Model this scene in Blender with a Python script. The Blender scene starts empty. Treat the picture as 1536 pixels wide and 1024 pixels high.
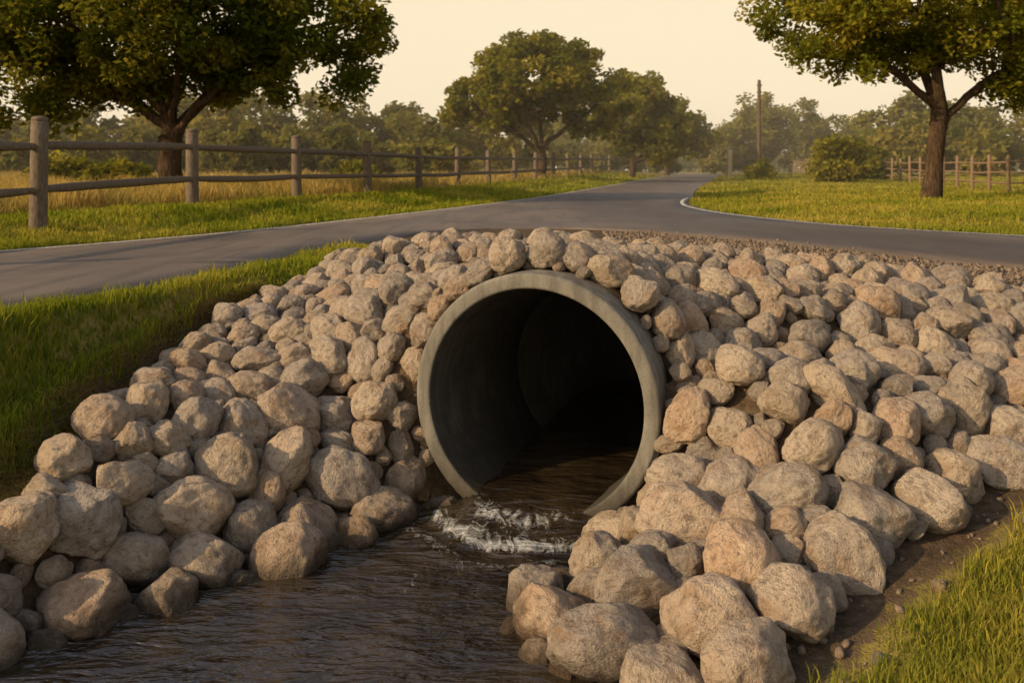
import bpy, math, random
import numpy as np
from mathutils import Vector, Matrix, Euler, noise, Quaternion
random.seed(7); rng=np.random.default_rng(7)
scene=bpy.context.scene
COL=scene.collection

# ------------------------------------------------------------------ helpers
def link(o,parent=None):
    COL.objects.link(o)
    if parent: o.parent=parent
    return o
def np_mesh(name,V,F,mat=None,smooth=False,attrs=None):
    V=np.asarray(V,dtype=np.float32).reshape(-1,3); F=np.asarray(F,dtype=np.int32)
    me=bpy.data.meshes.new(name)
    n,k=F.shape
    me.vertices.add(len(V)); me.vertices.foreach_set('co',V.ravel())
    me.loops.add(n*k); me.loops.foreach_set('vertex_index',F.ravel())
    me.polygons.add(n); me.polygons.foreach_set('loop_start',np.arange(0,n*k,k,dtype=np.int32))
    if smooth: me.polygons.foreach_set('use_smooth',np.ones(n,dtype=bool))
    me.update(calc_edges=True)
    if attrs:
        for an,(dom,data) in attrs.items():
            a=me.attributes.new(an,'FLOAT',dom); a.data.foreach_set('value',np.asarray(data,dtype=np.float32))
    if mat: me.materials.append(mat)
    return me
def ss(a,b,x):
    t=np.clip((x-a)/(b-a),0,1); return t*t*(3-2*t)
def catmull(P,sub=8):
    P=[np.array(p,float) for p in P]; out=[]
    for i in range(len(P)-1):
        p0=P[i-1] if i>0 else 2*P[0]-P[1]; p1=P[i]; p2=P[i+1]; p3=P[i+2] if i+2<len(P) else 2*P[-1]-P[-2]
        for j in range(sub):
            t=j/sub
            out.append(.5*((2*p1)+(-p0+p2)*t+(2*p0-5*p1+4*p2-p3)*t*t+(-p0+3*p1-3*p2+p3)*t**3))
    out.append(P[-1]); return np.array(out)
def polydist(x,y,P):
    P=np.asarray(P,float); bd=np.full(x.shape,1e18); bz=np.zeros(x.shape)
    for a,b in zip(P[:-1],P[1:]):
        dx,dy=b[0]-a[0],b[1]-a[1]; L=dx*dx+dy*dy+1e-12
        t=np.clip(((x-a[0])*dx+(y-a[1])*dy)/L,0,1)
        d=(x-a[0]-t*dx)**2+(y-a[1]-t*dy)**2
        m=d<bd; bd=np.where(m,d,bd)
        if P.shape[1]>2: bz=np.where(m,a[2]+t*(b[2]-a[2]),bz)
    return np.sqrt(bd),bz
def inpoly(x,y,P):
    r=np.zeros(x.shape,bool); n=len(P)
    for i in range(n):
        x1,y1=P[i][0],P[i][1]; x2,y2=P[(i+1)%n][0],P[(i+1)%n][1]
        if y1==y2: continue
        c=((y1>y)!=(y2>y))&(x<(x2-x1)*(y-y1)/(y2-y1)+x1)
        r^=c
    return r

# ------------------------------------------------------------------ node helpers
class NT:
    def __init__(s,name):
        s.m=bpy.data.materials.new(name); s.m.use_nodes=True; s.t=s.m.node_tree; s.t.nodes.clear()
        s.out=s.n('ShaderNodeOutputMaterial')
    def n(s,typ,**kw):
        nd=s.t.nodes.new(typ)
        for k,v in kw.items():
            if hasattr(nd,k): setattr(nd,k,v)
        return nd
    def l(s,a,b): s.t.links.new(a,b)
    def noise(s,vec,scale,detail=4,rough=.55,dist=0):
        n=s.n('ShaderNodeTexNoise'); n.inputs['Scale'].default_value=scale; n.inputs['Detail'].default_value=detail
        n.inputs['Roughness'].default_value=rough; n.inputs['Distortion'].default_value=dist
        if vec is not None: s.l(vec,n.inputs['Vector'])
        return n.outputs['Fac']
    def ramp(s,fac,stops):
        r=s.n('ShaderNodeValToRGB'); cr=r.color_ramp
        while len(cr.elements)<len(stops): cr.elements.new(.5)
        for e,(p,c) in zip(cr.elements,stops):
            e.position=p; e.color=(c if len(c)==4 else (*c,1)) if not isinstance(c,(int,float)) else (c,c,c,1)
        s.l(fac,r.inputs[0]); return r.outputs[0]
    def mix(s,fac,a,b,mode='MIX'):
        m=s.n('ShaderNodeMix',data_type='RGBA',blend_type=mode)
        for sock,v in ((m.inputs[0],fac),(m.inputs[6],a),(m.inputs[7],b)):
            if isinstance(v,(int,float)): sock.default_value=v
            elif isinstance(v,(tuple,list)): sock.default_value=(*v,1) if len(v)==3 else v
            else: s.l(v,sock)
        return m.outputs[2]
    def math(s,op,a,b=0.0,clamp=False):
        m=s.n('ShaderNodeMath',operation=op); m.use_clamp=clamp
        for sock,v in ((m.inputs[0],a),(m.inputs[1],b)):
            if isinstance(v,(int,float)): sock.default_value=v
            else: s.l(v,sock)
        return m.outputs[0]
    def maprange(s,v,a,b,c=0,d=1):
        m=s.n('ShaderNodeMapRange'); s.l(v,m.inputs[0])
        for i,q in enumerate((a,b,c,d)): m.inputs[i+1].default_value=q
        return m.outputs[0]
    def attr(s,name): return s.n('ShaderNodeAttribute',attribute_name=name).outputs['Fac']
    def pos(s): return s.n('ShaderNodeNewGeometry').outputs['Position']
    def obj(s): return s.n('ShaderNodeTexCoord').outputs['Object']
    def scale(s,vec,sc,rot=0):
        m=s.n('ShaderNodeMapping'); m.inputs['Scale'].default_value=sc; m.inputs['Rotation'].default_value=(0,0,rot); s.l(vec,m.inputs[0]); return m.outputs[0]
    def bump(s,h,strength=.5,dist=.02,normal=None):
        b=s.n('ShaderNodeBump'); b.inputs['Distance'].default_value=dist
        if isinstance(strength,(int,float)): b.inputs['Strength'].default_value=strength
        else: s.l(strength,b.inputs['Strength'])
        s.l(h,b.inputs['Height'])
        if normal is not None: s.l(normal,b.inputs['Normal'])
        return b.outputs[0]
    def bsdf(s,color,rough=.8,spec=.3,normal=None,**kw):
        p=s.n('ShaderNodeBsdfPrincipled')
        for nm,v in (('Base Color',color),('Roughness',rough),('Specular IOR Level',spec)):
            if isinstance(v,(int,float)): p.inputs[nm].default_value=v
            elif isinstance(v,(tuple,list)): p.inputs[nm].default_value=(*v,1)
            else: s.l(v,p.inputs[nm])
        if normal is not None: s.l(normal,p.inputs['Normal'])
        s.l(p.outputs[0],s.out.inputs[0]); return p

# ------------------------------------------------------------------ layout (metres, water z=0)
ZR=1.8
roadL=[(-26,-14),(-20,-4),(-14.2,6),(-11.2,11.5),(-8.74,15.9),(-7.4,18.3),(-5.8,22),(-3.5,29.3),(-1.2,37.4),(1.0,45.6)]
roadLfar=[(1.0,45.6),(5,62),(12.3,90),(22.5,130),(27,155),(26,180),(18,205)]
roadR=[(8.8,45.6),(7.7,41),(6.9,36),(6.8,31),(7.3,27),(8.5,22.9),(10.75,19.6),(14,15.5),(19,10),(28,2),(40,-7)]
roadRfar=[(8.8,45.6),(12.3,62),(19.3,90),(29.5,130),(34,155),(33.5,182),(24,212)]
crotch=[(35,-12),(24,-3.5),(15,4.3),(10.7,8.8),(7.17,13.07),(5.9,16),(4.4,18.7),(3.0,20.8),(1.5,22),(0,22),(-1.4,21),(-2.4,19),(-3.1,16.3),(-3.6,13.7),(-4.3,10.6),(-4.95,9.03),(-5.8,7),(-7.5,4),(-10,0),(-14,-6),(-19,-14)]
cL=catmull(roadL); cLf=catmull(roadLfar); cR=catmull(roadR); cRf=catmull(roadRfar); cC=catmull(crotch)
road_near=np.vstack([cL,cR,cC])
road_far=np.vstack([cLf,cRf[::-1]])
leftEdge=np.vstack([cL,cLf[1:]]); rightEdge=np.vstack([cR[::-1],cRf[1:]])
leftReg=np.vstack([leftEdge,[(18,900),(-900,900),(-900,-14)]])
rightReg=np.vstack([rightEdge,[(24,900),(900,900),(900,-7)]])
outer=[(-18,-14),(-13.5,-6),(-9.5,.1),(-7.0,4.1),(-5.4,7.1),(-4.65,9.0),(-3.95,10.6),(-3.3,13.5),(-2.4,15.5),(-1,16.5),(1.5,16.5),(3.5,15.5),(5.2,13.5),(6.5,11.6),(8.5,9.6),(12,6),(20,-1),(30,-12),(30,-40),(-18,-40)]
depr=outer
toeL=[(-14,-12,-.05),(-11,-4,-.05),(-8,1,-.05),(-5.7,3.9,-.05),(-4.45,5.2,-.05),(-3.5,6.25,-.05),(-3.0,6.7,-.05),(-2.1,7.5,-.05),(-1.3,8.35,-.05),(-1.0,8.85,-.05)]
toeR=[(-9,-12,-.05),(-3,-2,-.05),(-.5,1.5,-.05),(.8,4,-.05),(1.05,5.2,-.05),(.78,5.6,-.05),(.3,6.0,-.05),(-.05,6.5,-.05),(.35,7.17,-.05),(.75,7.75,-.05),(1.08,8.1,-.05)]
channel=[p[:2] for p in toeL]+[p[:2] for p in toeR[::-1]]
lines=[
 [(p[0],p[1],ZR) for p in outer[:18]],
 toeL,toeR,
 [(-11,-12,-.45),(-7,-3,-.45),(-4.5,1.5,-.45),(-2.4,4.6,-.45),(-1.4,6.2,-.45),(-.5,7.5,-.4),(.05,8.4,-.35)],
 [(2,-6,.9),(2,0,.6),(1.5,3,.4),(1.25,5.0,.12),(1.6,5.6,.2),(2.6,6.4,.33),(4.2,7.66,.55),(6,8.3,.75),(9,7.2,1.0),(14,2,1.3)],
 [(4,-4,1.0),(3,2,.6),(3.3,4.5,.5),(5,5.3,.65),(8,4.5,.95),(14,-2,1.4)],
 [(-2.7,13.2,1.8),(-1.9,12.8,1.98),(-1.1,13,2.15),(.8,12.4,2.15),(2.77,12.2,2.0),(4.5,12,1.84),(5.97,10.9,1.7)],
 [(-6.2,4.3,.7),(-4.6,6.2,.62),(-3.95,7.2,.67),(-3.8,8.6,.98),(-3.5,10.5,1.28),(-3.1,12.1,1.55),(-2.7,13.0,1.7)],
 [(-6.5,4.4,1.1),(-4.9,6.4,1.0),(-4.2,7.4,1.0),(-4.05,8.7,1.32),(-3.72,10.5,1.58),(-3.3,12.1,1.74)],
 [(-1.35,9.0,.6),(-1.2,9.4,1.25),(-.8,9.65,1.95),(.3,9.2,2.15),(1.15,8.9,1.95),(1.6,8.5,1.4),(1.75,8.1,.9),(1.45,7.6,.4)],
 [(-2.6,9.3,1.0),(-2.0,10.2,1.45),(-1.2,10.6,1.85),(.6,10.4,2.15)],
 [(1.9,8.3,1.4),(2.55,8.26,1.3),(4,9.0,1.25),(5.5,9.6,1.22)],
 [(1.6,9.6,1.98),(3,9.9,1.82),(5,10.5,1.62)],
]
# culvert pipe frame
PC=np.array([.18,8.6,1.05]); YAW=math.radians(22)
AX=np.array([math.sin(YAW),math.cos(YAW)]); LAT=np.array([math.cos(YAW),-math.sin(YAW)])
RO,RI=1.2,1.05
def fall(s): return -.08*np.maximum(0,s-.6)
def pipe_uv(x,y):
    dx,dy=x-PC[0],y-PC[1]
    return dx*LAT[0]+dy*LAT[1], dx*AX[0]+dy*AX[1]
def height(x,y):
    x=np.asarray(x,float); y=np.asarray(y,float); sh=x.shape; x=x.ravel(); y=y.ravel()
    z=ZR+.7*ss(40,130,y)
    iL=inpoly(x,y,leftReg); iR=inpoly(x,y,rightReg)
    if iL.any():
        d,_=polydist(x[iL],y[iL],leftEdge[::3]); z[iL]+=.34*ss(1.0,4.0,d)
    if iR.any():
        d,_=polydist(x[iR],y[iR],rightEdge[::3]); z[iR]+=.22*ss(1.0,5.0,d)
    both=(iL|iR); z[both]+=.05*(np.sin(x[both]*.7+y[both]*.31)*np.sin(y[both]*.53-x[both]*.2))*ss(0,1,z[both]-ZR-.02-.7*ss(40,130,y[both]))*3
    m=inpoly(x,y,depr)
    if m.any():
        xm,ym=x[m],y[m]; W=np.zeros(xm.shape); S=np.zeros(xm.shape)
        for P in lines:
            d,zz=polydist(xm,ym,P); w=1/(d**2.2+1e-5); W+=w; S+=w*zz
        zm=S/W
        zm+=.02*np.sin(xm*5.1+ym*2.3)*np.sin(ym*4.3-xm*1.7)
        ch=inpoly(xm,ym,channel)
        if ch.any():
            d1,_=polydist(xm[ch],ym[ch],toeL); d2,_=polydist(xm[ch],ym[ch],toeR)
            zm[ch]=np.minimum(zm[ch],-.06-.3*ss(0,.8,np.minimum(d1,d2)))
        u,s=pipe_uv(xm,ym)
        cov=PC[2]+fall(s)+np.sqrt(np.clip(1.23**2-u*u,0,None))
        k=(np.abs(u)<1.23)&(s>.4)&(s<5.6); zm[k]=np.maximum(zm[k],cov[k])
        k=(np.abs(u)<.85)&(s<=.05)&(s>-1.2); zm[k]=np.minimum(zm[k],-.12)
        z[m]=zm
    return z.reshape(sh)
rockpoly=[(-5.7,4.3),(-4.3,6.05),(-3.72,6.95),(-3.62,8.4),(-3.42,10.3),(-3.0,12.0),(-2.5,13.2),(-1.2,13.7),(.8,13.3),(2.9,12.9),(4.8,12.3),(6.1,10.9),(8.0,9.6),(9.5,8.2),(8.5,7.9),(6,8.5),(4.15,7.85),(2.45,6.55),(1.6,5.75),(1.2,5.3),(.75,5.65),(.25,6.0),(-.02,6.5),(.3,7.2),(.65,7.75),(1.08,8.2),(-.85,8.95),(-1.2,8.3),(-2.0,7.4),(-2.9,6.6),(-3.4,6.15),(-4.35,5.1),(-5.4,4.0)]

# ------------------------------------------------------------------ materials
def mat_ground():
    t=NT('ground_grass_and_soil'); p=t.pos()
    g1=t.noise(p,1.3,5); g2=t.noise(p,.12,4)
    grass=t.ramp(g1,[(.3,(.07,.083,.012)),(.55,(.14,.145,.02)),(.75,(.21,.18,.03))])
    dry=t.mix(t.ramp(g2,[(.42,0.),(.62,1.)]),grass,(.27,.195,.06))
    s1=t.noise(p,9,6,.7); s2=t.noise(p,60,3)
    soil=t.ramp(s1,[(.3,(.035,.024,.014)),(.55,(.10,.068,.04)),(.75,(.19,.135,.082))])
    dm=t.math('ADD',t.attr('dirt'),t.math('MULTIPLY',t.math('SUBTRACT',s1,.5),1.2))
    c=t.mix(t.ramp(dm,[(.4,0.),(.6,1.)]),dry,soil)
    v=t.n('ShaderNodeTexVoronoi'); v.inputs['Scale'].default_value=28; t.l(p,v.inputs['Vector'])
    gr=t.mix(t.ramp(v.outputs['Distance'],[(.0,0.),(.6,1.)]),(.16,.125,.09),(.04,.032,.025))
    c=t.mix(t.attr('gravel'),c,gr)
    b=t.bump(t.math('ADD',s1,s2),.7,.04)
    t.bsdf(c,.95,.15,b); return t.m
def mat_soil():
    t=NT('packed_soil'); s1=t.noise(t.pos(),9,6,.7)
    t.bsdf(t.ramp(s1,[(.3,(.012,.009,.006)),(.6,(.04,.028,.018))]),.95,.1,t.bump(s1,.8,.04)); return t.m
def mat_asphalt():
    t=NT('asphalt'); p=t.pos()
    f=t.noise(p,90,3,.7); a=t.noise(t.scale(p,(.35,.12,.35)),1.4,5,.6); b2=t.noise(p,.5,4)
    base=t.ramp(a,[(.3,(.08,.061,.048)),(.5,(.125,.097,.076)),(.72,(.18,.14,.105))])
    base=t.mix(.45,base,t.ramp(f,[(.3,(.035,.028,.022)),(.7,(.25,.2,.15))]))
    d=t.ramp(b2,[(.45,0.),(.62,.5)])
    base=t.mix(d,base,(.06,.047,.038))
    tr=t.noise(t.scale(p,(1.6,.1,1),math.radians(-22)),2.2,4,.6)
    base=t.mix(t.ramp(tr,[(.5,0.),(.62,.45)]),base,(.055,.044,.036))
    base=t.mix(t.attr('patch'),base,t.mix(t.noise(t.scale(p,(1,.25,1)),3,4),(.03,.025,.022),(.085,.065,.052)))
    v=t.n('ShaderNodeTexVoronoi',feature='DISTANCE_TO_EDGE'); v.inputs['Scale'].default_value=.33
    t.l(t.mix(.12,p,t.n('ShaderNodeTexNoise').outputs['Color']),v.inputs['Vector'])
    base=t.mix(t.ramp(v.outputs[0],[(.0,.6),(.004,0.)]),base,(.018,.016,.015))
    t.bsdf(base,t.ramp(a,[(.3,.5),(.7,.72)]),.35,t.bump(f,.35,.01)); return t.m
def mat_paint():
    t=NT('road_paint_white'); p=t.pos(); f=t.noise(p,14,6,.75)
    t.bsdf(t.mix(t.ramp(f,[(.38,1.),(.52,0.)]),(.6,.57,.5),(.14,.13,.115)),.7,.3); return t.m
def mat_rock():
    t=NT('limestone_rock'); o=t.obj(); p=t.pos()
    rnd=t.n('ShaderNodeObjectInfo').outputs['Random']
    off=t.n('ShaderNodeVectorMath',operation='ADD'); t.l(o,off.inputs[0])
    cmb=t.n('ShaderNodeCombineXYZ'); t.l(t.math('MULTIPLY',rnd,37.),cmb.inputs[0]); t.l(t.math('MULTIPLY',rnd,91.),cmb.inputs[1]); t.l(cmb.outputs[0],off.inputs[1])
    q=off.outputs[0]
    n1=t.noise(q,1.3,4,.62,.4); n2=t.noise(q,4.6,5,.7); n3=t.noise(q,24,3,.72)
    ca=t.ramp(rnd,[(0.,(.35,.275,.195)),(.14,(.52,.395,.27)),(.28,(.31,.275,.24)),(.42,(.54,.43,.31)),(.56,(.29,.26,.23)),(.7,(.50,.335,.21)),(.84,(.40,.34,.275)),(1.,(.24,.21,.18))])
    c=t.mix(t.ramp(n1,[(.40,0.),(.70,.55)]),ca,(.62,.51,.385))
    c=t.mix(t.ramp(n1,[(.3,.7),(.47,0.)]),c,(.33,.21,.12))
    c=t.mix(t.ramp(n2,[(.35,.7),(.48,0.)]),c,(.15,.115,.084))
    c=t.mix(t.ramp(n2,[(.56,0.),(.7,.4)]),c,(.68,.58,.44))
    c=t.mix(t.ramp(n3,[(.5,0.),(.75,.28)]),c,(.7,.6,.48))
    c=t.mix(t.ramp(n3,[(.32,.6),(.42,0.)]),c,(.09,.07,.053))
    sep=t.n('ShaderNodeSeparateXYZ'); t.l(p,sep.inputs[0])
    h=t.math('ADD',sep.outputs[2],t.math('MULTIPLY',t.math('SUBTRACT',n1,.5),.25))
    wet=t.maprange(h,.04,.2,1,0)
    silt=t.maprange(h,.12,.65,.55,0)
    c=t.mix(silt,c,t.mix(.55,c,(.18,.12,.065)))
    c=t.mix(wet,c,t.mix(.75,c,(.03,.021,.012)))
    rg=t.maprange(wet,0,1,.9,.3)
    hgt=t.math('ADD',t.math('MULTIPLY',n2,1.6),t.math('MULTIPLY',n3,.4))
    t.bsdf(c,rg,.2,t.bump(hgt,.95,.058)); return t.m
def mat_concrete(name,k):
    t=NT(name); p=t.pos()
    n1=t.noise(p,2.2,6,.65); n2=t.noise(p,40,4,.7); n3=t.noise(t.scale(p,(6,6,.8)),1.6,5,.6)
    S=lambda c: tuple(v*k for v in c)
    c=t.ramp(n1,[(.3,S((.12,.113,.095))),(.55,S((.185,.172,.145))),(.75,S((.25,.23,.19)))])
    c=t.mix(t.ramp(n3,[(.42,.6),(.58,0.)]),c,S((.085,.08,.065)))
    c=t.mix(t.ramp(n2,[(.3,.4),(.45,0.)]),c,S((.06,.055,.045)))
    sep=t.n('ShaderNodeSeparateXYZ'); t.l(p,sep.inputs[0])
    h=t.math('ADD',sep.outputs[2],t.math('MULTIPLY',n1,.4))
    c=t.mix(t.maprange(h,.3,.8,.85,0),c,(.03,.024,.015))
    t.bsdf(c,.75,.3,t.bump(t.math('ADD',n2,n1),.5,.014)); return t.m
def mat_water():
    t=NT('stream_water'); p=t.pos(); q=t.scale(p,(.6,1.6,1),math.radians(15))
    n1=t.noise(q,4.0,3,.5,.6); n2=t.noise(q,13,2,.5,.5)
    fo=t.attr('foam')
    h=t.math('ADD',n1,t.math('MULTIPLY',n2,.3))
    nr=t.bump(h,1.,.085)
    r=t.scale(p,(2.2,1.2,1),YAW)
    fn=t.noise(r,3.6,6,.74,1.8)
    foam=t.ramp(t.math('ADD',fn,t.math('MULTIPLY',t.math('SUBTRACT',fo,1.),.34)),[(.43,0.),(.68,.85)])
    murk=t.ramp(t.noise(p,1.6,3),[(.35,(.014,.010,.006)),(.65,(.036,.026,.014))])
    pr=t.bsdf(t.mix(foam,murk,(.6,.62,.6)),t.mix(foam,(.04,.04,.04),(.4,.4,.4)),1.,nr)
    pr.inputs['IOR'].default_value=1.5
    return t.m
def mat_wood(name,c1,c2):
    t=NT(name); o=t.pos()
    n=t.noise(t.scale(o,(9,9,2.0)),3,6,.65); f=t.noise(o,30,4,.7)
    c=t.mix(t.ramp(n,[(.35,0.),(.65,1.)]),c1,c2)
    c=t.mix(t.ramp(f,[(.3,.6),(.45,0.)]),c,tuple(v*.3 for v in c1))
    t.bsdf(c,.85,.2,t.bump(t.math('ADD',n,f),.6,.02)); return t.m
def mat_bark():
    t=NT('bark'); o=t.pos()
    n=t.noise(t.scale(o,(4,4,.9)),3,6,.7); 
    c=t.ramp(n,[(.35,(.022,.015,.010)),(.6,(.09,.058,.034)),(.75,(.17,.105,.056))])
    t.bsdf(c,.95,.1,t.bump(n,1.,.08)); return t.m
def mat_leaf(name,dark,mid,light,trans=.4):
    t=NT(name); r=t.attr('rnd'); p=t.pos(); n=t.noise(p,.55,2)
    f=t.math('ADD',t.math('MULTIPLY',r,.6),t.math('MULTIPLY',n,.5))
    c=t.ramp(f,[(.2,dark),(.5,mid),(.8,light)])
    d=t.n('ShaderNodeBsdfDiffuse'); tr=t.n('ShaderNodeBsdfTranslucent'); t.l(c,d.inputs[0])
    t.l(t.mix(.5,c,(light[0]*1.2,light[1]*1.1,light[2]*.7)),tr.inputs[0])
    mx=t.n('ShaderNodeMixShader'); mx.inputs[0].default_value=trans
    t.l(d.outputs[0],mx.inputs[1]); t.l(tr.outputs[0],mx.inputs[2]); t.l(mx.outputs[0],t.out.inputs[0]); return t.m
def mat_grass():
    t=NT('grass_blades'); r=t.attr('rnd'); dry=t.attr('dry')
    c=t.ramp(r,[(0.,(.10,.15,.012)),(.5,(.24,.26,.02)),(1.,(.43,.37,.038))])
    c=t.mix(dry,c,t.ramp(r,[(0.,(.22,.155,.05)),(1.,(.56,.40,.12))]))
    d=t.n('ShaderNodeBsdfDiffuse'); tr=t.n('ShaderNodeBsdfTranslucent'); t.l(c,d.inputs[0]); t.l(c,tr.inputs[0])
    mx=t.n('ShaderNodeMixShader'); mx.inputs[0].default_value=.45
    t.l(d.outputs[0],mx.inputs[1]); t.l(tr.outputs[0],mx.inputs[2]); t.l(mx.outputs[0],t.out.inputs[0]); return t.m
M_ground=mat_ground(); M_soil=mat_soil(); M_asph=mat_asphalt(); M_paint=mat_paint(); M_rock=mat_rock(); M_water=mat_water()
M_conc=mat_concrete('weathered_concrete',.95); M_conc_in=mat_concrete('shaded_concrete',.42)  # second one: same concrete, the pipe's interior shade put into its colour
M_wood=mat_wood('weathered_wood',(.085,.066,.047),(.18,.138,.096)); M_wood2=mat_wood('tan_fence_wood',(.13,.085,.05),(.25,.165,.095))
M_bark=mat_bark()
M_leaf=mat_leaf('oak_leaves',(.024,.044,.006),(.075,.10,.013),(.22,.195,.024),.48)
M_leaf2=mat_leaf('oak_leaves_golden',(.035,.055,.008),(.12,.135,.015),(.31,.26,.03),.48)
M_leaff=mat_leaf('distant_leaves',(.05,.068,.018),(.12,.135,.03),(.27,.22,.045),.45)
M_grass=mat_grass()

# ------------------------------------------------------------------ ground sheet
def graded(a,b,step,lo,hi,g):
    L=list(np.arange(a,b,step)); s=step; v=L[-1]
    while v<hi: s*=g; v+=s; L.append(v)
    s=step; v=a
    while v>lo: s*=g; v-=s; L.insert(0,v)
    return np.array(L)
xs=graded(-7.5,7.5,.12,-900,900,1.035); ys=graded(3.5,15.,.12,-40,1300,1.035)
X,Y=np.meshgrid(xs,ys); Z=height(X,Y)
nx,ny=len(xs),len(ys)
V=np.stack([X,Y,Z],-1).reshape(-1,3)
idx=np.arange(nx*ny).reshape(ny,nx)
F=np.stack([idx[:-1,:-1],idx[:-1,1:],idx[1:,1:],idx[1:,:-1]],-1).reshape(-1,4)
u,s=pipe_uv(V[:,0],V[:,1])
kill=(np.abs(u)<1.14)&(s>-.05)&(s<.5)
F=F[~kill[F].any(1)]
x,y=V[:,0],V[:,1]
inrock=inpoly(x,y,rockpoly); drock,_=polydist(x,y,rockpoly+[rockpoly[0]])
near=inpoly(x,y,depr)
dirt=np.where(inrock,1.0,np.clip(1-drock/.75,0,1))
crl=np.array([(a,b) for a,b in cC]); dcr,_=polydist(x,y,crl)
dirt=np.maximum(dirt,np.where((x>-2.8)&(x<30)&~inpoly(x,y,rightReg)&(y>7.5)&(y<26)&~((x>0)&(near)&(drock>1.5)),.9,0))
dirt=np.maximum(dirt,(near&(V[:,2]<.06))*1.0)
dL,_=polydist(x,y,leftEdge[::2]); dirt=np.maximum(dirt,np.clip(.5-dL*1.1,0,.5))
dR,_=polydist(x,y,rightEdge[::2]); dirt=np.maximum(dirt,np.clip(.5-dR*1.1,0,.5))
gravel=((x>2.0)&(dcr<3.2)&(y>6)&(~inrock)&~inpoly(x,y,rightReg))*np.clip(3.2-dcr,0,1)
me=np_mesh('ground',V,F,M_ground,True,{'dirt':('POINT',dirt),'gravel':('POINT',gravel)})
link(bpy.data.objects.new('ground',me))

# ------------------------------------------------------------------ road
from mathutils.geometry import tessellate_polygon
def subdiv_sheet(poly,z0):
    tris=tessellate_polygon([[Vector((p[0],p[1],0)) for p in poly]])
    P=np.array(poly); V=np.column_stack([P,np.full(len(P),z0)])
    return V,np.array(tris)
Vn,Tn=subdiv_sheet(road_near,ZR+.03)
n=len(cLf); hz=ZR+.03+.7*ss(40,130,cLf[:,1]); hz2=ZR+.03+.7*ss(40,130,cRf[:,1])
Vf=np.vstack([np.column_stack([cLf,hz]),np.column_stack([cRf,hz2])])
Tf=[]
for i in range(n-1): Tf+=[(i,n+i,n+i+1),(i,n+i+1,i+1)]
Tf=np.array(Tf)+len(Vn)
sk=[]
base=len(Vn)+len(Vf); V2=Vn.copy(); V2[:,2]-=.1
N=len(Vn)
for i in range(N):
    j=(i+1)%N; sk+=[(i,j,base+j),(i,base+j,base+i)]
Vr=np.vstack([Vn,Vf,V2]); Tr=np.vstack([Tn,Tf,np.array(sk)])
me=np_mesh('road',Vr,Tr,M_asph)
import bmesh
bm=bmesh.new(); bm.from_mesh(me)
for it in range(5):
    es=[e for e in bm.edges if e.calc_length()>1.6 and max(v.co.y for v in e.verts)<60 and min(v.co.y for v in e.verts)>2]
    if not es: break
    bmesh.ops.subdivide_edges(bm,edges=es,cuts=1)
bmesh.ops.triangulate(bm,faces=bm.faces)
for f in bm.faces:
    if f.normal.z<0 and abs(f.normal.z)>.5: f.normal_flip()
bm.to_mesh(me); bm.free()
co=np.zeros(len(me.vertices)*3,dtype=np.float32); me.vertices.foreach_get('co',co); co=co.reshape(-1,3)
d1,_=polydist(co[:,0],co[:,1],catmull([(15,6),(9,14),(6,22),(4.5,30),(4.5,42)]))
a=me.attributes.new('patch','FLOAT','POINT'); a.data.foreach_set('value',(.85*(1-ss(1.2,3.2,d1))).astype(np.float32))
road=link(bpy.data.objects.new('road',me))
def offset(P,d):
    P=np.asarray(P,float); T=np.gradient(P,axis=0); T/=np.linalg.norm(T,axis=1)[:,None]
    return P+np.stack([T[:,1],-T[:,0]],1)*d
def strip(P,d0,w,dz):
    a=offset(P,d0); b=offset(P,d0+w); n=len(a)
    z=ZR+.03+dz+.7*ss(40,130,a[:,1])
    V=np.vstack([np.column_stack([a,z]),np.column_stack([b,z])])
    F=[(i,n+i,n+i+1,i+1) for i in range(n-1)]
    return V,np.array(F)
A1,B1=strip(leftEdge[20:],.12,.14,.005)
A2,B2=strip(cR[:60],.15,.14,.005)
me=np_mesh('lane_edge_marking',np.vstack([A1,A2]),np.vstack([B1,B2+len(A1)]),M_paint)
link(bpy.data.objects.new('lane_edge_marking',me),road)

# ------------------------------------------------------------------ culvert pipe
def rev(prof,segs,mat,name,mat2=None,split=None,extra=None):
    V=[];F=[];MI=[]
    n=len(prof)
    for k in range(segs):
        a=2*math.pi*k/segs
        for i,(r,s_) in enumerate(prof):
            if extra: r,s_=extra(i,r,s_,a)
            uu=r*math.cos(a); vv=r*math.sin(a)
            V.append((PC[0]+uu*LAT[0]+s_*AX[0],PC[1]+uu*LAT[1]+s_*AX[1],PC[2]+vv+float(fall(s_))))
    for k in range(segs):
        for j in range(n-1):
            F.append((k*n+j,k*n+j+1,((k+1)%segs)*n+j+1,((k+1)%segs)*n+j)); MI.append(1 if split is not None and j>=split else 0)
    me=np_mesh(name,V,F,mat,True)
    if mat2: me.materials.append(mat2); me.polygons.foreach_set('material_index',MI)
    return me
prof=[(RO,5.5),(RO,1.2),(RO,.6),(RO,.03),(RO-.006,.012),(RO-.02,0.003),(RO-.03,0),(RI+.03,0),(RI+.018,.003),(RI+.006,.012),(RI,.03),(RI,.6)]
for sp in (2.3,):
    prof+=[(RI,sp),(RI+.002,sp+.004),(RI+.01,sp+.006),(RI+.01,sp+.016),(RI+.002,sp+.018),(RI,sp+.022)]
prof+=[(RI,5.5),(.01,5.5)]
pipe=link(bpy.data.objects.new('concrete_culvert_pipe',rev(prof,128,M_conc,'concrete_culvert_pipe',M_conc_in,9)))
def ex(i,r,s_,a):
    low=float(1-ss(-.15,.45,np.array(math.sin(a))))
    return r+(0,.25,.55,.6)[i]*low, s_-low*(.14,.14,.12,.0)[i]
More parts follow.
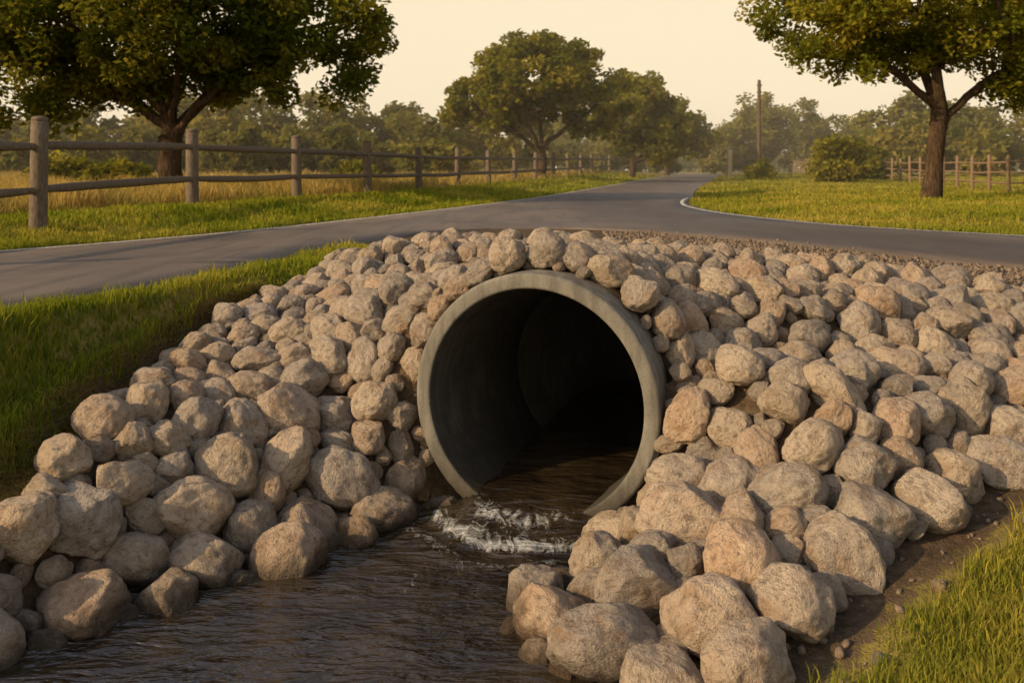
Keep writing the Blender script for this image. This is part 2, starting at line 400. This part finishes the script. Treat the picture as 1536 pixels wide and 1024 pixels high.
link(bpy.data.objects.new('earth_packing',rev([(RO-.01,.42),(RO+.02,.42),(RO+.05,.46),(RO+.07,.8)],64,M_soil,'earth_packing',extra=ex)),pipe)

# ------------------------------------------------------------------ water
gx=np.arange(-9,2.6,.03); gy=np.arange(2,13,.03)
X,Y=np.meshgrid(gx,gy); u,s=pipe_uv(X,Y)
def waves(X,Y,n,lo,hi,seed):
    r=np.random.default_rng(seed); o=np.zeros(X.shape)
    for i in range(n):
        k=r.uniform(lo,hi); a=r.uniform(0,6.28); o+=np.sin(k*(X*math.cos(a)+Y*math.sin(a))+r.uniform(0,6.28)+.8*np.sin(X*2.3*r.uniform(.5,1.5)+Y*1.7))/n**.5
    return o
drop=.17*ss(-1.1,.3,s+.10*waves(X,Y,4,3,6,9))*np.exp(-(np.abs(u)/.85)**4*(s<.02))
turb=np.exp(-((s+.55)/.6)**2)*np.exp(-((u+.1)/.9)**4)*(1-ss(-.1,.3,s))
rho=np.sqrt((u+.05)**2+(s-.1)**2)+.05*waves(X,Y,5,3,7,31)
Z=drop.copy()
Z+=.006*waves(X,Y,14,5,14,1)+turb*.010*waves(X,Y,14,7,15,2)
ring=np.sin(rho*17)*np.exp(-((rho-.9)/.6)**2)*(s<.1)
Z+=.009*ring
nx,ny=len(gx),len(gy); idx=np.arange(nx*ny).reshape(ny,nx)
F=np.stack([idx[:-1,:-1],idx[:-1,1:],idx[1:,1:],idx[1:,:-1]],-1).reshape(-1,4)
hz=height(X,Y).ravel(); uf,sf=u.ravel(),s.ravel()
bad=((sf>0.03)&(np.abs(uf)>.66+.05*sf))|((sf<=.03)&(hz>.12))|(sf>5.4)
F=F[~bad[F].all(1)]; F=F[~((sf>.03)&(np.abs(uf)>.7+.05*sf))[F].any(1)]
foam=np.clip(turb*.95+.35*ring*(turb>.05),0,1.2)
dst,_=polydist(X.ravel(),Y.ravel(),[(-.1,8.3),(-.5,7.6),(-1.0,7.0)])
foam=np.maximum(foam.ravel(),.55*np.exp(-(dst/.4)**2))
me=np_mesh('water',np.stack([X,Y,Z],-1).reshape(-1,3),F,M_water,True,{'foam':('POINT',foam)})
link(bpy.data.objects.new('stream_water',me))

# ------------------------------------------------------------------ rocks
def ico(sub):
    bm=bmesh.new(); bmesh.ops.create_icosphere(bm,subdivisions=sub,radius=1)
    V=np.array([v.co[:] for v in bm.verts]); F=np.array([[v.index for v in f.verts] for f in bm.faces]); bm.free(); return V,F
IV,IF=ico(5)
rock_meshes=[]
for k in range(22):
    r=np.random.default_rng(100+k); P=IV.copy()
    for j in range(r.integers(8,14)):
        nrm=r.normal(size=3); nrm/=np.linalg.norm(nrm); d=r.uniform(.64,.93)
        t=P@nrm-d; P-=np.where(t>0,t*r.uniform(.55,.9),0)[:,None]*nrm
    off=Vector(r.uniform(-50,50,3))
    for i in range(len(P)):
        p=Vector(P[i]); 
        n1=noise.fractal(p*1.2+off,.9,2.0,3); n2=noise.fractal(p*4.5+off,.8,2.1,4)
        P[i]*=1+.12*n1+.03*n2
    P/= (np.abs(P).max(0).mean())
    rock_meshes.append(np_mesh('rock_%d'%k,P,IF,M_rock,True))
pile=link(bpy.data.objects.new('riprap_rock_pile',None))
placed=np.zeros((9000,4)); npl=0
def add_rock(c,r,nrm,rs):
    global npl
    placed[npl]=(*c,r); npl+=1
    o=bpy.data.objects.new('rock',rs.choice(rock_meshes))
    q=Vector((0,0,1)).rotation_difference(Vector(nrm))
    q=q@Quaternion((0,0,1),rs.uniform(0,6.28))@Quaternion((1,0,0),rs.gauss(0,.35))@Quaternion((0,1,0),rs.gauss(0,.35))
    o.rotation_mode='QUATERNION'; o.rotation_quaternion=q
    a=rs.uniform(1.02,1.34); b=rs.uniform(.86,1.06); cc=rs.uniform(.72,.96)
    o.scale=(r*a,r*b,r*cc); o.location=c; link(o,pile)
rs=random.Random(5)
a=math.radians(-22)
while a<math.radians(200):
    r=rs.uniform(.15,.22); rad=RO+r*.86; s_=.30+.18*max(0,math.cos(a-.6))+rs.uniform(-.04,.06)
    uu=rad*math.cos(a); vv=rad*math.sin(a)
    c=(PC[0]+uu*LAT[0]+s_*AX[0],PC[1]+uu*LAT[1]+s_*AX[1],PC[2]+vv)
    add_rock(c,r,Vector((math.cos(a)*LAT[0]-AX[0]*.5,math.cos(a)*LAT[1]-AX[1]*.5,math.sin(a)+.2)).normalized(),rs)
    a+=2*r*.9/rad
NC=150000
cx=rng.uniform(-6.5,9.5,NC); cy=rng.uniform(3.5,14.2,NC)
k=inpoly(cx,cy,rockpoly); cx,cy=cx[k],cy[k]
cz=height(cx,cy); e=.12
gxn=(height(cx+e,cy)-height(cx-e,cy))/(2*e); gyn=(height(cx,cy+e)-height(cx,cy-e))/(2*e)
nn=np.stack([-gxn,-gyn,np.ones_like(gxn)],1); nn/=np.linalg.norm(nn,axis=1)[:,None]
stage=[(1.25,.06),(1.05,.12),(.9,.18),(.75,.22),(.55,.24),(.4,.18)]
ptr=0
for scl,frac in stage:
    m=int(len(cx)*frac)
    for i in range(ptr,min(ptr+m,len(cx))):
        z=cz[i]
        r0=float(np.interp(z,[0,.5,1.2,2.1],[.255,.22,.19,.15]))
        if cx[i]<-2.2 and cy[i]>8.5: r0*=.85
        r=r0*scl*rs.uniform(.9,1.12)
        if scl>1.2 and rs.random()<.75: continue
        c=np.array([cx[i],cy[i],z])+nn[i]*r*.36
        uu,s_=pipe_uv(c[0],c[1]); vv=c[2]-PC[2]-float(fall(s_)); rad=math.hypot(uu,vv)
        if s_>-r*.8 and s_<5.6 and rad<RO+.7*r:
            if s_>.2 and vv>.5 and rad>.5:
                kx=(RO+.65*r)/rad; du=(uu*kx-uu); c=c+np.array([LAT[0]*du,LAT[1]*du,vv*(kx-1)])
            else: continue
        if s_<.3 and s_>-1.0 and abs(uu)<.8 and c[2]<2.0: continue
        P=placed[:npl]
        d=((P[:,:3]-c)**2).sum(1)
        if (d<((P[:,3]+r)*.78)**2).any(): continue
        add_rock(c,r,nn[i],rs)
    ptr+=m
for (px,py,r) in [(2.2,5.6,.05),(2.9,6.3,.06),(3.4,6.6,.045),(1.9,5.2,.04),(3.9,7.1,.06)]:
    add_rock((px,py,float(height(np.array([px]),np.array([py]))[0])+r*.3),r,(0,0,1),rs)
print('rocks',npl)

GV,GF=ico(1)
def mat_gravel():
    t=NT('gravel_stone'); n=t.noise(t.pos(),25,3)
    t.bsdf(t.ramp(n,[(.3,(.08,.06,.045)),(.6,(.19,.145,.105)),(.75,(.3,.24,.18))]),.95,.15); return t.m
def pebbles(name,pts,sz):
    n=len(pts); R=rng.normal(size=(n,3,3)); 
    Q,_=np.linalg.qr(R); S=sz[:,None]*rng.uniform(.5,1.15,(n,3))
    base=GV[None]*(1+rng.uniform(-.2,.2,(n,len(GV),1)))
    W=np.einsum('nij,nkj->nki',Q,base*S[:,None,:])+pts[:,None,:]
    FF=(GF[None]+(np.arange(n)*len(GV))[:,None,None]).reshape(-1,3)
    link(bpy.data.objects.new(name,np_mesh(name,W.reshape(-1,3),FF,mat_gravel())))
n=90000; px=rng.uniform(-3.5,12,n); py=rng.uniform(5,21,n)
ir=inpoly(px,py,rockpoly); dd,_=polydist(px,py,rockpoly+[rockpoly[0]]); dc,_=polydist(px,py,crl)
onroad=inpoly(px,py,road_near)
k=(~onroad)&(~ir)&~inpoly(px,py,rightReg)&(((dc<2.8)&(px>2.0)&(py>8)&(rng.random(n)<.5))|((dd<.5)&(px>.8)&(rng.random(n)<.08))) | (onroad&(dc<.4)&(px>2)&(rng.random(n)<.04))
px,py=px[k],py[k]; sz=rng.uniform(.01,.03,len(px))*rng.choice([1,1,1,1.7],len(px))
pz=height(px,py)+np.where(inpoly(px,py,road_near),.03,0)
pebbles('gravel',np.stack([px,py,pz+sz*.3],1),sz)

# ------------------------------------------------------------------ grass
def blades(px,py,pz,h,w,rnd,dry,lean=.45,down=None):
    n=len(px); a=rng.uniform(0,6.283,n); b=rng.uniform(0,6.283,n)
    wx,wy=np.cos(a)*w/2,np.sin(a)*w/2; L=lean*rng.uniform(.2,1.3,n)*h; lx,ly=np.cos(b)*L,np.sin(b)*L
    hz=h if down is None else h*down
    V=np.zeros((n,5,3))
    V[:,0]=np.stack([px-wx,py-wy,pz-.01],1); V[:,1]=np.stack([px+wx,py+wy,pz-.01],1)
    V[:,2]=np.stack([px-wx*.8+lx*.35,py-wy*.8+ly*.35,pz+hz*.55],1); V[:,3]=np.stack([px+wx*.8+lx*.35,py+wy*.8+ly*.35,pz+hz*.55],1)
    V[:,4]=np.stack([px+lx,py+ly,pz+hz*(1-.25*rng.random(n))],1)
    T=np.array([[0,1,3],[0,3,2],[2,3,4]])
    F=(T[None]+(np.arange(n)*5)[:,None,None]).reshape(-1,3)
    return V.reshape(-1,3),F,np.repeat(rnd,3),np.repeat(dry,3)
n=850000
ly=np.exp(rng.uniform(math.log(3.6),math.log(110),n)); lx=rng.uniform(-.74,.74,n)*ly
k=~inpoly(lx,ly,road_near)&~inpoly(lx,ly,road_far)&~inpoly(lx,ly,rockpoly)
lx,ly=lx[k],ly[k]
dd,_=polydist(lx,ly,rockpoly+[rockpoly[0]]); iL=inpoly(lx,ly,leftReg); iR=inpoly(lx,ly,rightReg)
dLe,_=polydist(lx,ly,leftEdge[::2]); dRe,_=polydist(lx,ly,rightEdge[::2])
depm=inpoly(lx,ly,depr)
leftbank=(lx<-2.2)&(ly<17)&~iL
lowright=(lx>.9)&depm&(ly<9.5)
gap=np.where(leftbank,.26,.38)+.12*np.sin(lx*5)*np.cos(ly*4)
ok=(leftbank&(dd>gap))|(lowright&(dd>gap)&(rng.random(len(lx))<np.clip((dd-gap)*2.2,0.05,1)))|(iL&(dLe>.12))|(iR&(dRe>.12))
lx,ly=lx[ok],ly[ok]; iL,iR,dLe,dRe,leftbank,dd=iL[ok],iR[ok],dLe[ok],dRe[ok],leftbank[ok],dd[ok]
lz=height(lx,ly)
kk=(lz>.1); lx,ly,lz,iL,iR,dLe,dRe,leftbank,dd=[q[kk] for q in (lx,ly,lz,iL,iR,dLe,dRe,leftbank,dd)]
N=len(lx)
patch=np.sin(lx*.9+1.3*np.sin(ly*.5))*np.sin(ly*.7+lx*.3)
patch2=np.sin(lx*3.9+1.3*np.sin(ly*2.5))*np.sin(ly*3.1+lx*1.3)
h=rng.uniform(.05,.14,N)*(1+.4*patch2)*(1+.012*ly)
h=np.where(rng.random(N)<.04,h*1.7,h)
far=iL&(dLe>5.5)
tall=far&(rng.random(N)<.5)
h=np.where(tall,rng.uniform(.3,.75,N)*(1+.5*patch),h)
h=np.where(iR,h*.8,h)
w=.0035+.00115*ly
rnd=np.clip(.45+.22*patch+.12*patch2+rng.normal(0,.2,N),0,1)
dry=np.clip(.12+.16*patch+rng.normal(0,.12,N)+np.where(tall,.5,0)+np.where(far,.25,0)+np.where(iR,.14,0)+np.where(~leftbank&~iL&~iR,.2,0),0,1)
V1,F1,r1,d1=blades(lx,ly,lz,h,w,rnd,dry)
n=30000; t=rng.uniform(0,1,n); edge=catmull([(-6.1,4.35),(-4.6,6.2),(-3.98,7.2),(-3.85,8.6),(-3.55,10.5),(-3.15,12.1)],10)
ei=(t*(len(edge)-1.01)).astype(int); fr=t*(len(edge)-1.01)-ei
ex_=edge[ei,0]*(1-fr)+edge[ei+1,0]*fr+rng.normal(0,.13,n); ey=edge[ei,1]*(1-fr)+edge[ei+1,1]*fr+rng.normal(0,.13,n)
ez=height(ex_,ey)+.02
V2,F2,r2,d2=blades(ex_,ey,ez,rng.uniform(.05,.18,n),np.full(n,.008),rng.uniform(0,.4,n),np.full(n,.95),1.3,rng.uniform(-.3,.5,n))
me=np_mesh('grass',np.vstack([V1,V2]),np.vstack([F1,F2+len(V1)]),M_grass,False,{'rnd':('FACE',np.concatenate([r1,r2])),'dry':('FACE',np.concatenate([d1,d2]))})
link(bpy.data.objects.new('grass',me)); print('blades',N)

# ------------------------------------------------------------------ fences
def H(x,y): return float(height(np.array([x]),np.array([y]))[0])
def ring_tube(P,R,seg=10,cap=True,jit=0):
    P=[Vector(p) for p in P]; V=[];F=[]; n=len(P)
    for i,p in enumerate(P):
        t=(P[min(i+1,n-1)]-P[max(i-1,0)]).normalized()
        up=Vector((0,0,1)) if abs(t.z)<.9 else Vector((1,0,0))
        a=t.cross(up).normalized(); b=t.cross(a)
        for k in range(seg):
            an=2*math.pi*k/seg; rr=R[i]*(1+random.uniform(-jit,jit))
            V.append(p+a*math.cos(an)*rr+b*math.sin(an)*rr)
    for i in range(n-1):
        for k in range(seg):
            F.append((i*seg+k,i*seg+(k+1)%seg,(i+1)*seg+(k+1)%seg,(i+1)*seg+k))
    return [tuple(v) for v in V],F
def fence(name,pts,ph,pr,rails,rr,mat,dome=True):
    V=[];F=[]
    def add(v,f):
        b=len(V); V.extend(v); F.extend([tuple(i+b for i in q) for q in f])
    tops=[]
    for (x,y) in pts:
        z=H(x,y); lx_,ly_=random.gauss(0,.012),random.gauss(0,.012); hh=ph*random.uniform(.97,1.03)
        prf=[(0,-.3,pr*1.04),(0,0,pr*1.04),(0,hh*.3,pr),(0,hh*.6,pr*.98),(0,hh-.34*pr*2,pr*.96),(0,hh-.3*pr*2,pr*.86),(0,hh-.26*pr*2,pr*.97),(0,hh-.2*pr,pr*.9),(0,hh-.06*pr,pr*.62),(0,hh,pr*.2),(0,hh+.005,.002)]
        v,f=ring_tube([(x+lx_*a[1],y+ly_*a[1],z+a[1]) for a in prf],[a[2] for a in prf],14,jit=.02); add(v,f); tops.append((x,y,z))
    for a,b in zip(tops[:-1],tops[1:]):
        for rh in rails:
            A=Vector(a)+Vector((0,0,rh+random.uniform(-.02,.02))); B=Vector(b)+Vector((0,0,rh+random.uniform(-.02,.02))); 
            sag=random.uniform(-.03,.05); k=7
            P=[A.lerp(B,i/k)-Vector((0,0,sag*math.sin(math.pi*i/k))) for i in range(k+1)]
            r0=rr*random.uniform(.9,1.1); v,f=ring_tube(P,[r0*(.72 if i in(0,k) else 1)*random.uniform(.94,1.06) for i in range(k+1)],10,jit=.03); add(v,f)
    return link(bpy.data.objects.new(name,np_mesh(name,V,F,mat,True)))
lp=[(-10.6,12.0),(-9.75,19.2),(-9.0,26.3),(-7.6,33),(-6.1,39.5),(-4.6,46.2),(-3.1,53),(-1.5,60),(.2,67),(1.9,74),(3.6,81),(5.3,88),(7.0,95),(8.7,102),(10.4,109),(12.1,116)]
fence('wooden_rail_fence',lp,2.27,.175,(.82,1.72),.1,M_wood)
rp=[(33,41),(29.3,43.6)]+[(25+.19*i*3.1,47+.98*i*3.1) for i in range(0,36)]
fence('wooden_rail_fence',rp,1.95,.10,(.5,1.02,1.55),.055,M_wood2)

# poles
x,y=21.7,82; z=H(x,y)
v,f=ring_tube([(x,y,z-.3),(x,y,z+4),(x+.02,y,z+8.4),(x+.02,y,z+8.75),(x+.02,y,z+8.8)],[.2,.18,.155,.14,.01],12)
V=list(v);F=list(f)
for zz in (8.3,7.7):
    v2,f2=ring_tube([(x-.2,y-.05,z+zz),(x+.24,y-.05,z+zz)],[.06,.06],8); b=len(V); V+=v2; F+=[tuple(i+b for i in q) for q in f2]
link(bpy.data.objects.new('utility_pole',np_mesh('utility_pole',V,F,mat_wood('pole_wood',(.07,.05,.035),(.13,.096,.068)),True)))
x,y=22.9,98; z=H(x,y)
v,f=ring_tube([(x,y,z-.2),(x,y,z+2.8),(x,y,z+3.0),(x,y,z+3.04)],[.22,.21,.21,.01],12)
link(bpy.data.objects.new('marker_post',np_mesh('marker_post',v,f,mat_wood('marker_post_wood',(.32,.24,.16),(.5,.39,.27)),True)))

# ------------------------------------------------------------------ trees
def leafcloud(centers,rad,per,size,flat=.7,seed=0,rndc=None):
    r=np.random.default_rng(seed); n=len(centers)*per
    C=np.repeat(centers,per,0); R=np.repeat(rad,per)
    d=r.normal(size=(n,3)); d/=np.linalg.norm(d,axis=1)[:,None]; q=R*r.random(n)**.45
    P=C+d*q[:,None]*np.array([1,1,flat])
    a=r.normal(size=(n,3)); a[:,2]*=.6; a/=np.linalg.norm(a,axis=1)[:,None]
    b=np.cross(a,r.normal(size=(n,3))); b/=np.linalg.norm(b,axis=1)[:,None]+1e-9
    s=size*r.uniform(.6,1.3,n)[:,None]
    V=np.stack([P+a*s,P+b*s*.5,P-a*s,P-b*s*.5],1).reshape(-1,3)
    F=np.arange(n*4).reshape(-1,4)
    rc=np.repeat(r.random(len(centers)) if rndc is None else rndc,per)
    return V,F,np.clip(.6*rc+.4*r.random(n),0,1)
def tree(name,base,ell,N,fork,tr,clr,per,size,leafmat,seed,tip=.025,lean=(0,0)):
    r=np.random.default_rng(seed); base=np.array([base[0],base[1],H(*base)])
    vol=np.array([e[3]*e[4]*e[5] for e in ell]); vol/=vol.sum()
    C=[]
    while len(C)<N:
        e=ell[r.choice(len(ell),p=vol)]; d=r.normal(size=3); d/=np.linalg.norm(d); q=r.uniform(.35,1)**.5
        c=np.array(e[:3])+d*q*np.array(e[3:])
        if C and min(np.linalg.norm(c-o) for o in C)<clr*.62: 
            if r.random()<.9: continue
        C.append(c)
    C=np.array(C); 
    nodes=[np.array([0,0,-.3]),np.array([0,0,0.])]; par=[-1,0]
    k=5
    for i in range(1,k+1):
        nodes.append(np.array([lean[0]*i/k+r.normal(0,.04),lean[1]*i/k+r.normal(0,.04),fork*i/k])); par.append(len(nodes)-2)
    forkI=len(nodes)-1
    order=np.argsort(np.linalg.norm(C-nodes[forkI],axis=1)*r.uniform(.8,1.2,N)); ends=[]
    far=np.argsort(-np.linalg.norm(C-nodes[forkI],axis=1)); mains=[]; 
    for i in far:
        v=(C[i]-nodes[forkI]); v/=np.linalg.norm(v)
        if all(v@m[1]<.72 for m in mains): mains.append((i,v))
        if len(mains)>=8: break
    seq=[m[0] for m in mains]+[i for i in order if i not in [m[0] for m in mains]]
    for qi,i in enumerate(seq):
        c=C[i]
        if qi<len(mains): j=forkI-(qi%2)
        else:
            A=np.array(nodes[forkI:]); dd_=np.linalg.norm(A-c,axis=1)+.15*np.maximum(0,A[:,2]-c[2]); j=forkI+int(np.argmin(dd_))
        p0=nodes[j]; L=np.linalg.norm(c-p0); m=max(2,int(L/.7)); prev=j
        bow=r.normal(0,.06*L,3); bow[2]=abs(bow[2])*(.9 if qi<len(mains) else .4)
        for t in range(1,m+1):
            f_=t/m; p=p0+(c-p0)*f_+bow*math.sin(math.pi*f_)+r.normal(0,.07,3)*(f_<1)*min(1,L/2)
            nodes.append(p); par.append(prev); prev=len(nodes)-1
        ends.append(prev)
    cnt=np.zeros(len(nodes)); 
    for e in ends:
        j=e
        while j>=0: cnt[j]+=1; j=par[j]
    ex=math.log(N)/math.log(tr/tip); rad=tip*np.maximum(cnt,1)**(1/ex)
    rad[0]=tr*1.5; rad[1]=tr*1.35; rad[2]=tr*1.08
    nodes=np.array(nodes)+base
    V=[];F=[]; sg=8
    for i in range(1,len(nodes)):
        a=nodes[par[i]]; b=nodes[i]; t=b-a; L=np.linalg.norm(t)
        if L<1e-4: continue
        t=t/L; up=np.array([0,0,1.]) if abs(t[2])<.9 else np.array([1.,0,0]); A=np.cross(t,up); A/=np.linalg.norm(A); B=np.cross(t,A)
        ra=min(rad[par[i]],rad[i]*1.35) if par[i]>forkI-1 else rad[par[i]]; rb=rad[i]; g=len(V)
        for p,rr in ((a-t*ra*.3,ra),(b,rb)):
            for k in range(sg):
                an=2*math.pi*k/sg; V.append(p+(A*math.cos(an)+B*math.sin(an))*rr)
        for k in range(sg): F.append((g+k,g+(k+1)%sg,g+sg+(k+1)%sg,g+sg+k))
    parent=link(bpy.data.objects.new(name,None)); parent.location=base
    link(bpy.data.objects.new('trunk_and_limbs',np_mesh('trunk_and_limbs',np.array(V)-base,F,M_bark,True)),parent)
    LV,LF,LR=leafcloud(C,clr*r.uniform(.7,1.25,N),per,size,.7,seed+9)
    link(bpy.data.objects.new('foliage',np_mesh('foliage',LV,LF,leafmat,False,{'rnd':('FACE',LR)})),parent)
    return parent
tree('oak_tree',(-14.1,38.5),[(-.8,0,7.3,7,6,3.0),(5.9,0,6.5,3.4,3.5,2.6),(-6.5,0,5.8,4.4,4,2.9),(0,0,9.7,6,4,2.4),(-1,2,5.2,6,4,1.3)],280,2.9,.50,1.05,270,.15,M_leaf,11)
tree('oak_tree',(16.6,37),[(0,0,8.2,5.6,4.5,2.8),(-4.4,0,7.4,2.6,3,2.0),(-3.0,0,5.2,1.7,1.5,1.0),(4.2,0,6.4,3.2,3,2.4),(4.4,0,4.6,2.2,1.5,.9),(0,1.5,6.0,3,3,1.0)],235,3.6,.36,.8,230,.125,M_leaf2,12,lean=(.35,0))
tree('oak_tree',(2.5,77),[(0,0,8.6,5.2,5,3.5),(-5,0,6.4,3.1,3,2.4),(4,0,6.8,3.2,3,3.1),(-2.5,0,4.6,2.5,2,1)],165,2.6,.36,1.1,150,.25,M_leaf2,13)
tree('oak_tree',(12.4,96),[(0,0,6.8,4.3,4,4.0),(3,0,4.5,3,3,2.8)],85,2.2,.3,1.2,120,.3,M_leaf2,14)
tree('oak_tree',(19.6,118),[(0,0,6.0,4.0,4,3.6),(3,0,4.5,3,3,2.6)],65,2,.3,1.3,110,.34,M_leaf2,15)
def shrub(x,y,rx,hh,seed,mat=M_leaf2):
    r=np.random.default_rng(seed); z=H(x,y); n=26
    d=r.normal(size=(n,3)); d/=np.linalg.norm(d,axis=1)[:,None]; d[:,2]=np.abs(d[:,2])
    C=np.array([0,0,.1*hh])+d*np.array([rx*.75,rx*.6,hh*.75])*r.uniform(.4,1,n)[:,None]
    p=link(bpy.data.objects.new('shrub',None)); p.location=(x,y,z)
    LV,LF,LR=leafcloud(C,np.full(n,rx*.35),140,.16+.06*rx/3,.8,seed)
    link(bpy.data.objects.new('foliage',np_mesh('foliage',LV,LF,mat,False,{'rnd':('FACE',LR)})),p)
    V=[];F=[]
    for c in C[:10]:
        v,f=ring_tube([(0,0,-.1),tuple(c*.5),tuple(c)],[.05,.035,.015],6); b=len(V); V+=v; F+=[tuple(i+b for i in q) for q in f]
    link(bpy.data.objects.new('stems',np_mesh('stems',V,F,M_bark,True)),p)
shrub(21.4,80,1.7,1.7,31); shrub(24.5,70,3.0,4.4,32); shrub(29.5,78,2.4,3.2,33,M_leaf)
shrub(-10.2,62,2.0,1.6,34); shrub(-21,50,2.2,1.5,35); shrub(-25,52,2.5,2.0,36)
C=[];R=[];rc=[]
r=np.random.default_rng(77)
def crown(x,y,hh,w,nc=26):
    z=H(x,y); n=nc; t0=r.random()
    d=r.normal(size=(n,3)); d/=np.linalg.norm(d,axis=1)[:,None]
    c=np.array([x,y,z+hh*.52])+d*np.array([w*.72,w*.6,hh*.42])*r.uniform(.55,1,n)[:,None]
    C.extend(c); R.extend(r.uniform(.8,1.3,n)*w*.34); rc.extend(np.clip(t0*.7+.3*r.random(n),0,1))
for i in range(34): crown(-76+i*2.35+r.normal(0,.8),98+r.uniform(-6,14),r.uniform(6.5,10.5),r.uniform(2.6,4.4))
for i in range(26): crown(-62+i*2.3+r.normal(0,.8),84+r.uniform(-5,5),r.uniform(2.5,5.0),r.uniform(2.0,3.2))
for i in range(16): crown(8+i*2.6+r.normal(0,.8),150+r.uniform(-4,12) if i<5 else 222+r.uniform(-6,10),r.uniform(8,12.5),r.uniform(3.5,5))
for i in range(12): crown(34+i*1.75+r.normal(0,.6),150+r.uniform(-5,8),[8,10,12,13,13.5,13.5,13,12,11,10.5,9,9][i]*r.uniform(.92,1.06),r.uniform(3,4.5))
for i in range(14): crown(44+i*3.2,112+r.uniform(-5,8),r.uniform(8,11.5),r.uniform(3.2,4.6))
for i in range(16): crown(35+i*2.7,90+r.uniform(-4,5),r.uniform(4.5,7.5),r.uniform(2.4,3.6))
for i in range(30): crown(-70+i*5.5,250+r.uniform(-10,10),r.uniform(10,15),r.uniform(5,7))
for i in range(13): crown(-8+i*2.6,135+r.uniform(-4,4),r.uniform(3,5),r.uniform(2,2.6),16)
for i in range(24): crown(31+i*2.6,120+r.uniform(-4,8)+(30 if i<4 else 0),r.uniform(2.5,4.5),r.uniform(2,2.6),14)
for i in range(40): crown(-60+i*4,228+r.uniform(-4,4),r.uniform(3.5,6),r.uniform(2.8,3.6),14)
# dense undergrowth closing the foot of the distant woods
for xx in np.arange(-150,170,1.5):
    for zz in (.6,1.9,3.2):
        C.append(np.array([xx+r.normal(0,.3),216+r.normal(0,1.5),H(xx,216)+zz+r.normal(0,.2)])); R.append(1.9); rc.append(.3+.3*r.random())
LV,LF,LR=leafcloud(np.array(C),np.array(R),62,.38,.8,5,np.array(rc))
link(bpy.data.objects.new('tree_line',np_mesh('tree_line',LV,LF,M_leaff,False,{'rnd':('FACE',LR)})))

# evening haze hanging over the fields (real scattering volume)
hm=bpy.data.materials.new('evening_haze'); hm.use_nodes=True; ht=hm.node_tree; ht.nodes.clear()
vs=ht.nodes.new('ShaderNodeVolumeScatter'); vs.inputs['Color'].default_value=(1,.92,.70,1); vs.inputs['Density'].default_value=.0013; vs.inputs['Anisotropy'].default_value=0
ho=ht.nodes.new('ShaderNodeOutputMaterial'); ht.links.new(vs.outputs[0],ho.inputs['Volume'])
bx=[(-420,40,-2),(520,40,-2),(520,420,-2),(-420,420,-2),(-420,40,24),(520,40,24),(520,420,24),(-420,420,24)]
link(bpy.data.objects.new('haze',np_mesh('haze',bx,[(0,3,2,1),(4,5,6,7),(0,1,5,4),(1,2,6,5),(2,3,7,6),(3,0,4,7)],hm)))

# ------------------------------------------------------------------ light
az=math.radians(-117); el=math.radians(23)
sd=Vector((math.sin(az)*math.cos(el),math.cos(az)*math.cos(el),math.sin(el)))
L=bpy.data.lights.new('sun','SUN'); L.energy=5.0; L.angle=math.radians(.5); L.color=(1,.71,.39)
lo=link(bpy.data.objects.new('sun',L)); lo.rotation_euler=(-sd).to_track_quat('-Z','Y').to_euler()
w=bpy.data.worlds.new('World'); scene.world=w; w.use_nodes=True; nt=w.node_tree; nt.nodes.clear()
sk=nt.nodes.new('ShaderNodeTexSky'); sk.sky_type='NISHITA'; sk.sun_disc=False; sk.sun_elevation=el; sk.sun_rotation=az
sk.dust_density=4.0; sk.air_density=1.0; sk.ozone_density=.6
mx=nt.nodes.new('ShaderNodeMix'); mx.data_type='RGBA'; mx.blend_type='MULTIPLY'; mx.inputs[0].default_value=1; mx.inputs[7].default_value=(1.2,1.25,1.35,1)
tc=nt.nodes.new('ShaderNodeTexCoord'); sx=nt.nodes.new('ShaderNodeSeparateXYZ'); nt.links.new(tc.outputs['Generated'],sx.inputs[0])
rp_=nt.nodes.new('ShaderNodeValToRGB'); nt.links.new(sx.outputs[2],rp_.inputs[0])
cr=rp_.color_ramp; cr.elements[0].position=0; cr.elements[0].color=(.97,.97,.97,1); cr.elements[1].position=.55; cr.elements[1].color=(.1,.1,.1,1)
e=cr.elements.new(.2); e.color=(.88,.88,.88,1)
hzc=nt.nodes.new('ShaderNodeMix'); hzc.data_type='RGBA'; nt.links.new(rp_.outputs[0],hzc.inputs[0])
nt.links.new(sk.outputs[0],mx.inputs[6]); nt.links.new(mx.outputs[2],hzc.inputs[6]); hzc.inputs[7].default_value=(8.2,6.75,4.5,1)
bg=nt.nodes.new('ShaderNodeBackground'); bg.inputs[1].default_value=.133; wo=nt.nodes.new('ShaderNodeOutputWorld')
nt.links.new(hzc.outputs[2],bg.inputs[0]); nt.links.new(bg.outputs[0],wo.inputs[0])
scene.view_settings.view_transform='Standard'; scene.view_settings.look='None'; scene.view_settings.exposure=0

# ------------------------------------------------------------------ camera
cam=bpy.data.cameras.new('camera'); cam.sensor_width=36; cam.lens=1400/1536*36; cam.shift_y=-257/1536
cam.clip_end=4000; cam.clip_start=.05; cam.dof.use_dof=True; cam.dof.focus_distance=8.2; cam.dof.aperture_fstop=2.4
co_=link(bpy.data.objects.new('camera',cam)); co_.location=(0,0,3.2); co_.rotation_euler=(math.radians(90),0,0)
scene.camera=co_
